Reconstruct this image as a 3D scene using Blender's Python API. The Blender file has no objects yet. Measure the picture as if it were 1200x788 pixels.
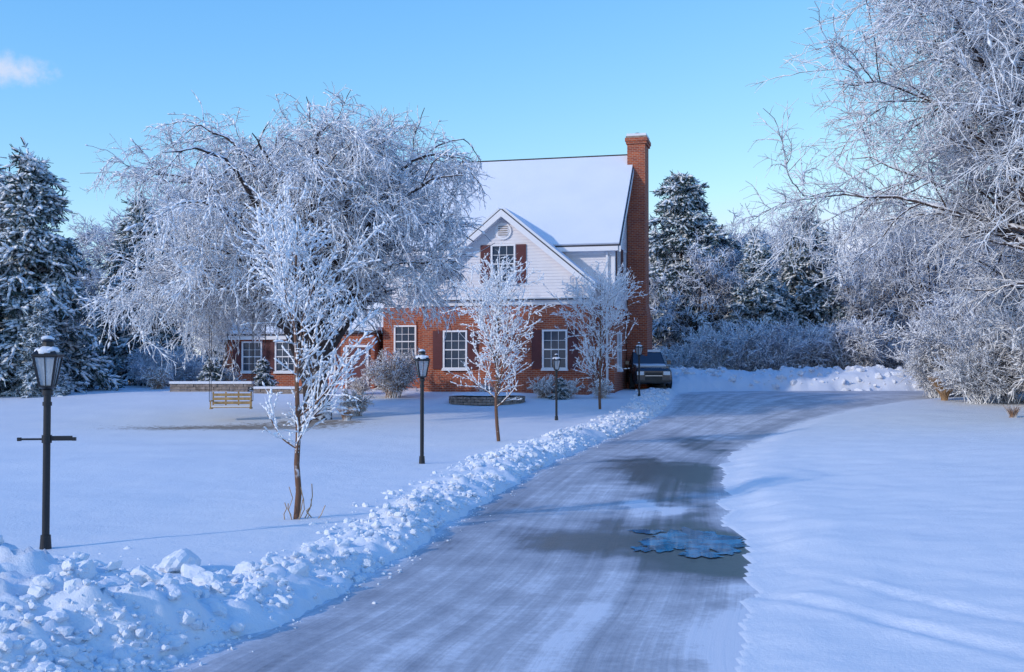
import bpy, math, numpy as np
from mathutils import Vector
RS=np.random.default_rng
scene=bpy.context.scene
# ------------------------------------------------------------------ helpers
def S(t):
    t=np.clip(t,0,1); return t*t*(3-2*t)
def hsh(ix,iy,seed):
    n=(ix*374761393+iy*668265263+seed*1442695041)&0xffffffff
    n=((n^(n>>13))*1274126177)&0xffffffff
    n=n^(n>>16)
    return (n&0xffff)/65535.0
def vn(x,y,seed=0):
    x=np.asarray(x,float);y=np.asarray(y,float)
    fx=np.floor(x);fy=np.floor(y);ix=fx.astype(np.int64);iy=fy.astype(np.int64)
    tx=x-fx;ty=y-fy;tx=tx*tx*(3-2*tx);ty=ty*ty*(3-2*ty)
    a=hsh(ix,iy,seed);b=hsh(ix+1,iy,seed);c=hsh(ix,iy+1,seed);d=hsh(ix+1,iy+1,seed)
    return (a*(1-tx)+b*tx)*(1-ty)+(c*(1-tx)+d*tx)*ty
def fbm(x,y,seed=0,o=4):
    r=0;a=.5;f=1
    for i in range(o):
        r=r+a*vn(x*f+i*17.3,y*f+i*9.1,seed+i);a*=.5;f*=2.03
    return r/(1-.5**o)
def link(o):
    scene.collection.objects.link(o); return o
def mkmesh(name,parts,mats,smooth=True):
    vs=[];loops=[];starts=[];mi=[];nv=0;nl=0
    for V,F,m in parts:
        V=np.asarray(V,float).reshape(-1,3);F=np.asarray(F,np.int64)
        if len(F)==0: continue
        k=F.shape[1]
        vs.append(V);loops.append((F+nv).ravel());starts.append(nl+np.arange(len(F))*k)
        mi.append(np.full(len(F),m) if np.isscalar(m) else m)
        nv+=len(V);nl+=F.size
    vs=np.concatenate(vs);loops=np.concatenate(loops);starts=np.concatenate(starts);mi=np.concatenate(mi)
    me=bpy.data.meshes.new(name)
    me.vertices.add(nv);me.vertices.foreach_set('co',vs.ravel())
    me.loops.add(nl);me.loops.foreach_set('vertex_index',loops.astype(np.int32))
    me.polygons.add(len(starts));me.polygons.foreach_set('loop_start',starts.astype(np.int32))
    me.polygons.foreach_set('material_index',mi.astype(np.int32))
    for m in mats: me.materials.append(m)
    me.update(calc_edges=True)
    me.polygons.foreach_set('use_smooth',np.full(len(starts),smooth,dtype=bool))
    me.update()
    return me
def obj(name,me,loc=(0,0,0),rz=0,sc=1,parent=None):
    o=bpy.data.objects.new(name,me);link(o);o.location=loc;o.rotation_euler=(0,0,rz)
    o.scale=(sc,sc,sc) if np.isscalar(sc) else sc
    if parent: o.parent=parent
    return o
def empty(name,loc=(0,0,0),rz=0):
    return obj(name,None,loc,rz)
class MB:
    def __init__(s): s.p=[]
    def box(s,x0,x1,y0,y1,z0,z1,m=0):
        V=[(x,y,z) for z in(z0,z1) for y in(y0,y1) for x in(x0,x1)]
        F=[(0,2,3,1),(4,5,7,6),(0,1,5,4),(2,6,7,3),(0,4,6,2),(1,3,7,5)]
        s.p.append((V,F,m))
    def quad(s,a,b,c,d,m=0): s.p.append(([a,b,c,d],[(0,1,2,3)],m))
    def prism(s,pts,d,m=0):
        pts=[np.array(p,float) for p in pts];d=np.array(d,float);n=len(pts)
        V=np.array(pts+[p+d for p in pts])
        if n==3:
            s.p.append((V,[(0,2,1),(3,4,5)],m))
        elif n==4:
            s.p.append((V,[(3,2,1,0),(4,5,6,7)],m))
        else:
            s.p.append((V,[tuple(range(n-1,-1,-1)),tuple(range(n,2*n))],m))
        s.p.append((V,[(i,(i+1)%n,n+(i+1)%n,n+i) for i in range(n)],m))
    def slab(s,a,b,c,d,t,m=0,off=0):
        a,b,c,d=[np.array(p,float) for p in(a,b,c,d)]
        n=np.cross(b-a,d-a);n/=np.linalg.norm(n)
        if n[2]<0:n=-n
        s.prism([p+n*off for p in(a,b,c,d)],n*t,m)
    def cyl(s,x,y,z0,z1,r0,r1,k=16,m=0,cap=True,rot=0):
        a=np.arange(k)/k*2*math.pi+rot
        V=np.concatenate([np.c_[x+r0*np.cos(a),y+r0*np.sin(a),np.full(k,z0)],np.c_[x+r1*np.cos(a),y+r1*np.sin(a),np.full(k,z1)]])
        s.p.append((V,[(i,(i+1)%k,k+(i+1)%k,k+i) for i in range(k)],m))
        if cap: s.p.append((V,[tuple(range(k-1,-1,-1)),tuple(range(k,2*k))],m))
    def mesh(s,name,mats,smooth=False): return mkmesh(name,s.p,mats,smooth)
# ------------------------------------------------------------------ materials
def newmat(name):
    m=bpy.data.materials.new(name);m.use_nodes=True
    nt=m.node_tree;b=nt.nodes['Principled BSDF'];return m,nt,b
def N(nt,t,**k):
    n=nt.nodes.new(t)
    for a,v in k.items(): setattr(n,a,v)
    return n
def plain(name,col,rough=.6,metal=0,noise=0,nscale=8,bump=0):
    m,nt,b=newmat(name);b.inputs['Base Color'].default_value=(*col,1);b.inputs['Roughness'].default_value=rough;b.inputs['Metallic'].default_value=metal
    if noise or bump:
        tc=N(nt,'ShaderNodeTexCoord');nz=N(nt,'ShaderNodeTexNoise');nz.inputs['Scale'].default_value=nscale;nz.inputs['Detail'].default_value=5
        nt.links.new(tc.outputs['Object'],nz.inputs['Vector'])
        if noise:
            r=N(nt,'ShaderNodeMapRange');r.inputs['From Min'].default_value=.3;r.inputs['From Max'].default_value=.7
            r.inputs['To Min'].default_value=1-noise;r.inputs['To Max'].default_value=1+noise
            nt.links.new(nz.outputs['Fac'],r.inputs['Value'])
            mx=N(nt,'ShaderNodeVectorMath',operation='SCALE');mx.inputs[0].default_value=col
            nt.links.new(r.outputs[0],mx.inputs['Scale']);nt.links.new(mx.outputs[0],b.inputs['Base Color'])
        if bump:
            bp=N(nt,'ShaderNodeBump');bp.inputs['Strength'].default_value=bump;bp.inputs['Distance'].default_value=.02
            nt.links.new(nz.outputs['Fac'],bp.inputs['Height']);nt.links.new(bp.outputs[0],b.inputs['Normal'])
    return m
def mathn(nt,op,a,b=None,clamp=False):
    n=N(nt,'ShaderNodeMath',operation=op);n.use_clamp=clamp
    for i,v in enumerate((a,b)):
        if v is None: continue
        if isinstance(v,(int,float)): n.inputs[i].default_value=v
        else: nt.links.new(v,n.inputs[i])
    return n.outputs[0]
def mixc(nt,f,a,b):
    n=N(nt,'ShaderNodeMix',data_type='RGBA')
    if isinstance(f,(int,float)): n.inputs[0].default_value=f
    else: nt.links.new(f,n.inputs[0])
    for i,v in ((6,a),(7,b)):
        if isinstance(v,tuple): n.inputs[i].default_value=(*v,1)
        else: nt.links.new(v,n.inputs[i])
    return n.outputs[2]
def mapr(nt,v,a,b,c=0,d=1,smooth=False):
    n=N(nt,'ShaderNodeMapRange');n.inputs['From Min'].default_value=a;n.inputs['From Max'].default_value=b
    n.inputs['To Min'].default_value=c;n.inputs['To Max'].default_value=d
    if smooth:n.interpolation_type='SMOOTHSTEP'
    nt.links.new(v,n.inputs['Value']);return n.outputs[0]
def noise(nt,vec,scale,detail=4,rough=.5):
    n=N(nt,'ShaderNodeTexNoise');n.inputs['Scale'].default_value=scale;n.inputs['Detail'].default_value=detail;n.inputs['Roughness'].default_value=rough
    nt.links.new(vec,n.inputs['Vector']);return n.outputs['Fac']
def topsnow(name,under,snow,lo,hi,nscale=6,namp=.5,rough=.75):
    """twigs and bark carrying snow/rime on their upper sides"""
    m,nt,b=newmat(name);b.inputs['Roughness'].default_value=rough;b.inputs['Specular IOR Level'].default_value=.2
    g=N(nt,'ShaderNodeNewGeometry');sp=N(nt,'ShaderNodeSeparateXYZ');nt.links.new(g.outputs['Normal'],sp.inputs[0])
    tc=N(nt,'ShaderNodeTexCoord');nz=noise(nt,tc.outputs['Object'],nscale,2)
    v=mathn(nt,'ADD',sp.outputs[2],mapr(nt,nz,.3,.7,-namp,namp))
    f=mapr(nt,v,lo,hi,0,1,True)
    c=mixc(nt,f,under,snow);nt.links.new(c,b.inputs['Base Color']);return m
M_frost=topsnow('rime_twig',(.17,.145,.15),(.87,.885,.92),-.9,-.05,2.0,.45)
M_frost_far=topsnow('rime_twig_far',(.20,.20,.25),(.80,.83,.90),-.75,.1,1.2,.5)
M_bark=topsnow('snowy_bark',(.06,.045,.042),(.80,.82,.88),.05,.5,5,.45)
M_barky=topsnow('young_bark',(.16,.085,.055),(.80,.82,.88),.2,.7,9,.5)
M_frost_w=topsnow('rime_twig_warm',(.30,.17,.10),(.86,.85,.87),-.5,.3,3,.5)
M_clump=plain('snow_clump',(.87,.885,.91),.7)
M_needle=plain('conifer_needles',(.03,.06,.055),.6,noise=.35,nscale=2)
M_needle_s=plain('frosted_needles',(.38,.48,.55),.7,noise=.4,nscale=3)
def snowmat(name,ground=False):
    m,nt,b=newmat(name);b.inputs['Roughness'].default_value=.62
    b.inputs['Specular IOR Level'].default_value=.3
    tc=N(nt,'ShaderNodeTexCoord');P=tc.outputs['Object']
    n1=noise(nt,P,.7,4);n2=noise(nt,P,22,6,.65);n3=noise(nt,P,90,3)
    c=mixc(nt,mapr(nt,n1,.3,.7),(.755,.775,.83),(.80,.81,.85))
    if ground:
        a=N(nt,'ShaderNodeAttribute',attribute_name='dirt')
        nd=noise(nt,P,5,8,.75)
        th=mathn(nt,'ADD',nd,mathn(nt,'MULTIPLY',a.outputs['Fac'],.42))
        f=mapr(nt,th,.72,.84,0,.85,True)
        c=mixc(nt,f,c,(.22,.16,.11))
    nt.links.new(c,b.inputs['Base Color'])
    h=mathn(nt,'ADD',n2,mathn(nt,'MULTIPLY',n3,.35))
    bp=N(nt,'ShaderNodeBump');bp.inputs['Strength'].default_value=.5;bp.inputs['Distance'].default_value=.02
    nt.links.new(h,bp.inputs['Height']);nt.links.new(bp.outputs[0],b.inputs['Normal'])
    return m
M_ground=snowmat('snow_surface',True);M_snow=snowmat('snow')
def brickmat():
    m,nt,b=newmat('red_brick');b.inputs['Roughness'].default_value=.85
    tc=N(nt,'ShaderNodeTexCoord');sp=N(nt,'ShaderNodeSeparateXYZ');nt.links.new(tc.outputs['Object'],sp.inputs[0])
    u=mathn(nt,'ADD',sp.outputs[0],sp.outputs[1]);cb=N(nt,'ShaderNodeCombineXYZ')
    nt.links.new(u,cb.inputs[0]);nt.links.new(sp.outputs[2],cb.inputs[1])
    br=N(nt,'ShaderNodeTexBrick');nt.links.new(cb.outputs[0],br.inputs['Vector'])
    br.inputs['Scale'].default_value=1;br.inputs['Brick Width'].default_value=.22;br.inputs['Row Height'].default_value=.08;br.inputs['Mortar Size'].default_value=.009
    br.inputs['Color1'].default_value=(.48,.10,.03,1);br.inputs['Color2'].default_value=(.25,.045,.022,1);br.inputs['Mortar'].default_value=(.44,.28,.21,1)
    nz=noise(nt,tc.outputs['Object'],1.3,5)
    c=mixc(nt,mapr(nt,nz,.35,.7,0,.35),br.outputs['Color'],(.18,.05,.035))
    nt.links.new(c,b.inputs['Base Color'])
    bp=N(nt,'ShaderNodeBump',invert=True);bp.inputs['Strength'].default_value=.5;bp.inputs['Distance'].default_value=.01
    nt.links.new(br.outputs['Fac'],bp.inputs['Height']);nt.links.new(bp.outputs[0],b.inputs['Normal']);return m
M_brick=brickmat()
M_siding=plain('white_siding',(.74,.71,.74),.55,noise=.04,nscale=2)
M_trim=plain('white_trim',(.82,.80,.82),.45,noise=.03)
M_shingle=plain('dark_shingle',(.06,.05,.055),.9,noise=.3,nscale=20)
M_shutter=plain('maroon_shutter',(.10,.018,.023),.5,noise=.1)
M_black=plain('black_iron',(.018,.02,.024),.38,.3,noise=.15,nscale=30)
M_glass,nt,b=newmat('window_glass');b.inputs['Base Color'].default_value=(.05,.07,.10,1);b.inputs['Roughness'].default_value=.05;b.inputs['IOR'].default_value=1.45
M_lglass,nt,b=newmat('lantern_glass');b.inputs['Base Color'].default_value=(.5,.56,.62,1);b.inputs['Roughness'].default_value=.12;b.inputs['Alpha'].default_value=.55
M_stone=plain('stone',(.26,.21,.18),.9,noise=.45,nscale=7,bump=.6)
M_wood=plain('weathered_wood',(.42,.27,.12),.7,noise=.25,nscale=12)
M_straw=plain('dry_grass',(.42,.27,.15),.8,noise=.3,nscale=5)
M_carpaint,nt,b=newmat('dark_car_paint');b.inputs['Base Color'].default_value=(.012,.016,.025,1);b.inputs['Roughness'].default_value=.25;b.inputs['Coat Weight'].default_value=.6
M_tyre=plain('tyre_rubber',(.02,.02,.02),.85,noise=.2)
M_chrome=plain('bright_metal',(.6,.6,.62),.2,1,noise=.05)
M_lens=plain('lamp_lens',(.75,.78,.8),.1,noise=.05)
# ------------------------------------------------------------------ terrain
Ledge=[(-5.2,-40),(-4.6,-20),(-3.9,-6),(-3.45,0),(-2.95,4),(-2.35,7.26),(-1.9,8.6),(-1.54,10),(-1.18,11.8),(-.5,16.2),(.55,22),(1.7,27),(2.95,32),(4.2,36.5),(5.5,41),(6.6,46),(7.6,50),(9.6,52.3),(13.5,53),(20,53.2),(32,53.5),(60,54)]
Redge=[(-.6,-40),(0,-20),(.6,-6),(1.0,0),(1.3,4),(1.5,7.26),(2.0,9.6),(2.45,11.8),(2.92,15.2),(3.75,20),(4.6,24),(5.9,28),(7.3,31.8),(9.1,36),(11.4,39.8),(14,43),(17.3,45.8),(21,47.3),(26,48.2),(33,48.6),(42,48.8),(62,49)]
def cat(pts,n):
    pts=np.array(pts,float);k=len(pts);t=np.linspace(0,k-1,n);i=np.clip(t.astype(int),0,k-2);f=(t-i)[:,None]
    g=lambda j:pts[np.clip(j,0,k-1)]
    p0,p1,p2,p3=g(i-1),g(i),g(i+1),g(i+2)
    return .5*((2*p1)+(-p0+p2)*f+(2*p0-5*p1+4*p2-p3)*f*f+(-p0+3*p1-3*p2+p3)*f**3)
NL=420
EL=cat(Ledge,NL);ER=cat(Redge,NL)
def zb(x,y):
    return .85*S((y-32)/20)+.5*S((y-50)/40)+.25*S((y-90)/60)
pl=cat(Ledge,90);pr=cat(Redge,90)
def segdist(x,y,pts):
    d=np.full(x.shape,1e9)
    for a,b in zip(pts[:-1],pts[1:]):
        e=b-a;L=(e**2).sum();t=np.clip(((x-a[0])*e[0]+(y-a[1])*e[1])/L,0,1)
        q=(x-a[0]-t*e[0])**2+(y-a[1]-t*e[1])**2
        d=np.minimum(d,q)
    return np.sqrt(d)
def inside(x,y):
    poly=np.concatenate([pl,pr[::-1]]);c=np.zeros(x.shape,bool);j=len(poly)-1
    for i in range(len(poly)):
        xi,yi=poly[i];xj,yj=poly[j]
        if yi!=yj:
            c^=((yi>y)!=(yj>y))&(x<(xj-xi)*(y-yi)/(yj-yi)+xi)
        j=i
    return c
def snowh(x,y):
    wx=x+(fbm(x*1.5,y*1.5,31,3)-.5)*.4;wy=y+(fbm(x*1.5,y*1.5,37,3)-.5)*.4
    dl=segdist(wx,wy,pl);dr=segdist(wx,wy,pr);ins=inside(wx,wy)
    left=dl<dr
    s=np.minimum(dl,dr)
    lump=fbm(x*2.6,y*2.6,3,5);lump2=np.abs(fbm(x*7,y*7,9,4)-.5)*2;rid=1-np.abs(fbm(x*4.5,y*4.5,13,4)-.5)*4
    und=(fbm(x*.16,y*.16,21,3)-.5)*.22*S(s/4)
    wd=.36+.22*S((y-12)/14)
    hl=.02+.07*S(s/.3)+np.exp(-((s-wd-.05)/wd)**2)*(.0+.34*np.clip(lump-.28,0,1)+.07*lump2+.05*np.clip(rid,-.5,1))+.09*S((s-.2)/1.2)
    px=np.where(x>-3.9,(x+3.9)/1.15,(x+3.9)/3.2);py_=(y-8.1)/np.where(y>8.1,1.1,1.6)
    heap=np.exp(-(px**2+py_**2))
    hl=hl+heap*(.10+.46*lump+.16*lump2+.12*np.clip(rid,-.6,1))*S(s/.6)
    far=S((y-49)/2.5)*S((x-6)/2)*S((40-x)/8)
    hf=far*(np.exp(-((s-1.9)/1.5)**2))*(.25+1.15*np.clip(lump*.5+fbm(x*.5,y*.5,77,3)*.7-.15,0,1)+.12*rid)
    hl=hl+hf
    thin=S((y-7.5)/5)
    hr=.004+.034*S(s/.7)+thin*(.13*S(s/1.1)+.07*S((s-.8)/3))+(1-thin)*.05*S((s-1.2)/1.5)+(lump-.5)*.04*S(s/.4)
    rut=lambda c:np.exp(-((x-c)/.10)**2)
    c1=2.15+.54*(9.8-y)+.12*(fbm(y*1.1,y*0+3,19,3)-.5)
    brk=.25+1.1*fbm(x*2,y*2,29,4)
    hr=hr-(1-S((y-9.9)/1.2))*(y<11.2)*brk*(.022*(rut(c1)+rut(c1+.85))-.014*(rut(c1+.2)+rut(c1-.22)+rut(c1+1.05))+.05*(rid-.4)*(rut(c1+.1)+rut(c1+.95))*.5)*S(s/.25)
    h=np.where(left,hl,hr)+und
    h=np.where(ins,-.03,h)
    h=h+np.where(ins|left,0,1)*.25*S(s/9)*np.exp(-((y-24)/16)**2)
    h=h+np.where(ins,0,1)*(fbm(x*.9,y*.9,51,4)-.5)*.035*S(s/1.5)
    h=h+np.where(ins,0,.010)*(fbm(x*5,y*5,57,3)-.5)
    return h
def gz(x,y):
    x=np.array([float(x)]);y=np.array([float(y)]);return float((zb(x,y)+snowh(x,y))[0])
sx=np.linspace(-5.45,5.45,760);X=3.0*np.sinh(sx)-1.0
sy=np.linspace(-3.9,5.4,1150);Y=8+4.6*np.sinh(sy)
GX,GY=np.meshgrid(X,Y)
GZ=zb(GX,GY)+snowh(GX,GY)
nx,ny=len(X),len(Y)
idx=np.arange(nx*ny).reshape(ny,nx)
F=np.stack([idx[:-1,:-1],idx[:-1,1:],idx[1:,1:],idx[1:,:-1]],-1).reshape(-1,4)
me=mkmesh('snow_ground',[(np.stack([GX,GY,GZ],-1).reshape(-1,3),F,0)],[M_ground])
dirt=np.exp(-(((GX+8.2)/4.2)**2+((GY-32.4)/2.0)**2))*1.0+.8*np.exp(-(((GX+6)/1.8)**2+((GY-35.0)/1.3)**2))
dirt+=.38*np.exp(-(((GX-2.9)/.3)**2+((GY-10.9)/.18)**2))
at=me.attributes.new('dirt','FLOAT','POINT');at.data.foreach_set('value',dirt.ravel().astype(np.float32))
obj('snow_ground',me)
# ------------------------------------------------------------------ driveway
nu=64
u=np.linspace(-.12,1.12,nu)
DP=EL[:,None,:]*(1-u)[None,:,None]+ER[:,None,:]*u[None,:,None]
t=np.linspace(0,NL-1,1500);i=np.clip(t.astype(int),0,NL-2);f=(t-i)[:,None,None]
DP=DP[i]*(1-f)+DP[i+1]*f
dx,dy=DP[...,0],DP[...,1]
DZ=zb(dx,dy)+.006*(fbm(dx*2,dy*2,61,3)-.5)
cen=DP[:,nu//2];vl=np.concatenate([[0],np.cumsum(np.linalg.norm(np.diff(cen,axis=0),axis=1))])
ndr=len(DP);idx=np.arange(ndr*nu).reshape(ndr,nu)
F=np.stack([idx[:-1,:-1],idx[:-1,1:],idx[1:,1:],idx[1:,:-1]],-1).reshape(-1,4)
m,nt,b=newmat('icy_asphalt')
au=N(nt,'ShaderNodeAttribute',attribute_name='du').outputs['Fac'];av=N(nt,'ShaderNodeAttribute',attribute_name='dv').outputs['Fac']
dk=N(nt,'ShaderNodeAttribute',attribute_name='dark').outputs['Fac']
tc=N(nt,'ShaderNodeTexCoord');P=tc.outputs['Object']
def uv(a,c):
    cb=N(nt,'ShaderNodeCombineXYZ');nt.links.new(mathn(nt,'MULTIPLY',au,a),cb.inputs[0]);nt.links.new(mathn(nt,'MULTIPLY',av,c),cb.inputs[1]);return cb.outputs[0]
st=noise(nt,uv(5.,.14),1.0,3,.5)
st2=noise(nt,uv(26.,.30),1.0,3,.6)
# tread marks left by tyres
n0=noise(nt,P,.45,3,.5);n1=noise(nt,P,1.7,6,.6);n2=noise(nt,P,14,6,.7);n3=noise(nt,P,70,3,.6)
v=mathn(nt,'ADD',mathn(nt,'MULTIPLY',st,.45),mathn(nt,'MULTIPLY',st2,.42))
v=mathn(nt,'ADD',v,mathn(nt,'MULTIPLY',n1,.80));v=mathn(nt,'ADD',v,mathn(nt,'MULTIPLY',n2,.55));v=mathn(nt,'ADD',v,mathn(nt,'MULTIPLY',n0,.45))
v=mathn(nt,'SUBTRACT',v,mathn(nt,'MULTIPLY',dk,.62))
f=mapr(nt,v,.55,1.7,0,1)
cr=N(nt,'ShaderNodeValToRGB');nt.links.new(f,cr.inputs[0])
e=cr.color_ramp.elements;e[0].position=.08;e[0].color=(.050,.047,.050,1);e[1].position=.95;e[1].color=(.72,.72,.77,1)
e2=e.new(.28);e2.color=(.14,.135,.15,1);e3=e.new(.48);e3.color=(.31,.31,.35,1);e4=e.new(.7);e4.color=(.46,.46,.50,1)
nt.links.new(cr.outputs[0],b.inputs['Base Color'])
nt.links.new(mapr(nt,f,.1,.6,.3,.65),b.inputs['Roughness'])
bp=N(nt,'ShaderNodeBump');bp.inputs['Strength'].default_value=.5;bp.inputs['Distance'].default_value=.012
nt.links.new(mathn(nt,'ADD',v,mathn(nt,'MULTIPLY',n3,.35)),bp.inputs['Height']);nt.links.new(bp.outputs[0],b.inputs['Normal'])
me=mkmesh('driveway',[(np.stack([dx,dy,DZ],-1).reshape(-1,3),F,0)],[m])
wx=dx+(fbm(dx*1.1,dy*1.1,91,4)-.5)*1.1;wy=dy+(fbm(dx*1.1,dy*1.1,95,4)-.5)*1.8
def g(cx,cy,rx,ry): return np.exp(-(((wx-cx)/rx)**2+((wy-cy)/ry)**2)**1.8)
dark=1.35*g(1.5,12.6,1.4,1.7)+.7*g(2.2,12.6,.75,1.5)+1.25*g(3.0,21.5,1.05,3.4)+.7*g(4.8,29,.7,4)+.6*g(2.4,16.5,.4,3)+.6*g(2.2,9.8,.25,1.8)+.35*g(-.3,16,.5,2)
uu=np.broadcast_to(u[None,:],dx.shape)
vv=np.broadcast_to(vl[:,None],uu.shape)
for c,w,a in((.10,.03,.25),(.16,.02,.25),(.86,.04,.3),(.92,.025,.25),(.55,.018,.35),(.60,.012,.28),(.33,.018,.32),(.28,.012,.26),(.72,.018,.3),(.44,.012,.22),(.22,.01,.25),(.78,.01,.25)):
    dark=dark+a*np.exp(-((uu-c-.012*np.sin(vv/7+c*9))/w)**2)*(.3+1.1*vn(vv*.25,uu*0+c*10,4))
dark=dark-.3*np.exp(-((uu-.66)/.04)**2)*(dy<16)-.3*g(1.0,8.6,.45,.9)-1.2*g(2.0,15.9,.28,.8)-.5*g(2.15,10.1,.25,.5)-.5*g(3.5,24,.2,.8)
dark=dark-.08-.12*S((dy-26)/12)
dark-=.9*np.clip(1-uu/.05,0,3)*.35+.9*np.clip((uu-.95)/.05,0,3)*.35
dark-=.9*S((uu-.84)/.16)*(1-S((dy-8.6)/1.8))
for nm,val in(('du',uu*4),('dv',vv),('dark',dark)):
    at=me.attributes.new(nm,'FLOAT','POINT');at.data.foreach_set('value',np.ascontiguousarray(val,dtype=np.float32).ravel())
obj('driveway',me)
# puddle
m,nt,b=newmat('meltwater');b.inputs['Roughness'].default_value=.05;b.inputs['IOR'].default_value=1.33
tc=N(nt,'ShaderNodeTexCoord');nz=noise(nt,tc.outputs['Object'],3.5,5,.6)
nt.links.new(mixc(nt,mapr(nt,nz,.4,.62),(.015,.14,.26),(.04,.34,.58)),b.inputs['Base Color'])  # sky reflection painted into the water as a bright blue base colour
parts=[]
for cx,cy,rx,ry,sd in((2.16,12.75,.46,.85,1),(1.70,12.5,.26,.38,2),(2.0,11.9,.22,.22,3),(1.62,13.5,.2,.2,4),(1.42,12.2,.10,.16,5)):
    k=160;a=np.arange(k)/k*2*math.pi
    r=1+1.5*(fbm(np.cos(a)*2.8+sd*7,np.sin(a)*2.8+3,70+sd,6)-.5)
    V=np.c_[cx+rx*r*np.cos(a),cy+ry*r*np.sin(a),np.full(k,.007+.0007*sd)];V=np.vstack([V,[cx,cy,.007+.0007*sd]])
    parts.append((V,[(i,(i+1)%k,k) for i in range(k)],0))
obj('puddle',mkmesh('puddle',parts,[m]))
# snow chunks: broken, faceted blocks
def icos(sub=2):
    import bmesh
    bm=bmesh.new();bmesh.ops.create_icosphere(bm,subdivisions=sub,radius=1)
    V=np.array([v.co[:] for v in bm.verts]);F=np.array([[v.index for v in f.verts] for f in bm.faces]);bm.free();return V,F
IV,IF=icos(2)
IV3,IF3=icos(3)
def lumps(rng,C,sz,flat=.75,amp=.5,V0=IV,F0=IF,planes=0):
    n=len(C);k=len(V0)
    q=rng.uniform(0,6.28,n);o=rng.uniform(0,50,n)
    r=1+amp*(fbm(V0[None,:,0]*1.6+o[:,None]+V0[None,:,2]*1.1,V0[None,:,1]*1.6+o[:,None]*1.7,11,3)-.5)*2
    if planes:
        for j in range(planes):
            pn=rng.normal(size=(n,3));pn/=np.linalg.norm(pn,axis=1,keepdims=True);dd=rng.uniform(.45,.85,n)
            dt=pn@V0.T;lim=np.where(dt>.05,dd[:,None]/np.maximum(dt,.05),9);r=np.minimum(r,lim)
        r=r+rng.normal(0,.03,r.shape)
    P=V0[None]*r[...,None];out=np.empty((n,k,3))
    el=rng.uniform(.7,1.4,(n,1));x=P[...,0]*el;y=P[...,1]/el
    out[...,0]=(x*np.cos(q)[:,None]-y*np.sin(q)[:,None])*sz[:,None]+C[:,None,0]
    out[...,1]=(x*np.sin(q)[:,None]+y*np.cos(q)[:,None])*sz[:,None]+C[:,None,1]
    out[...,2]=P[...,2]*flat*sz[:,None]+C[:,None,2]
    F=(F0[None]+(np.arange(n)*k)[:,None,None]).reshape(-1,3)
    return out.reshape(-1,3),F
r=RS(5);parts=[]
def scatter(x,y,s,dz=.1):
    z=zb(x,y)+np.maximum(snowh(x,y),0);C=np.c_[x,y,z+s*dz];big=s>.05
    if big.any(): parts.append((*lumps(r,C[big],s[big],.75,.35,IV3,IF3,8),0))
    parts.append((*lumps(r,C[~big],s[~big],.8,.4,IV,IF,7),0))
edge=lambda y:np.interp(y,EL[:300,1],EL[:300,0])
n=7500;y=6.2+42*r.random(n)**1.4;off=np.abs(r.normal(.34,.34,n))*(1+.5*S((y-12)/14))
x=edge(y)-off;s=.012+.055*r.random(n)**3.5*(1+.5*S((y-14)/10));k=(off<1.4)&(vn(x*2,y*2,8)>.3);scatter(x[k],y[k],s[k])
n=1300;x=-3.9+r.normal(0,1.2,n);y=8.1+r.normal(0,.95,n);k=(x<edge(y)+.05)&(vn(x*1.7,y*1.7,18)>.4);x,y=x[k],y[k];scatter(x,y,.014+.10*r.random(len(x))**4,.0)
bx=np.array([-2.95,-2.66,-3.45,-2.35,-2.42,-3.9,-2.8,-3.2]);by=np.array([9.9,9.4,9.3,9.8,8.9,9.1,8.5,8.3]);bs=np.array([.21,.15,.15,.11,.12,.16,.13,.12])
scatter(bx,by,bs,.3)
n=500;x=r.uniform(7,24,n);y=r.uniform(52.8,57,n);scatter(x,y,.05+.22*r.random(n)**3,-.1)
n=420;y=7+30*r.random(n)**1.6;x=edge(y)+np.abs(r.normal(0,.14,n));scatter(x,y,.006+.016*r.random(n)**2,.3)
me=mkmesh('snow_chunks',parts,[M_snow],False);obj('snow_chunks',me)
# ------------------------------------------------------------------ plant generators
def nrm(v): return v/np.maximum(np.linalg.norm(v,axis=-1,keepdims=True),1e-9)
def tubes(rng,P,R,k,m):
    B,n,_=P.shape
    T=nrm(np.gradient(P,axis=1))
    ref=nrm(rng.normal(size=(B,1,3)));mt=T.mean(1,keepdims=True);ref=nrm(ref-(ref*nrm(mt)).sum(-1,keepdims=True)*nrm(mt)+1e-4)
    Nn=nrm(np.cross(T,ref));Bn=np.cross(T,Nn)
    a=np.arange(k)/k*2*math.pi
    V=P[:,:,None,:]+R[:,:,None,None]*(np.cos(a)[None,None,:,None]*Nn[:,:,None,:]+np.sin(a)[None,None,:,None]*Bn[:,:,None,:])
    idx=np.arange(B*n*k).reshape(B,n,k)
    A=idx[:,:-1];C=idx[:,1:];F=np.stack([A,np.roll(A,-1,2),np.roll(C,-1,2),C],-1).reshape(-1,4)
    return (V.reshape(-1,3),F,m)
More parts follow.
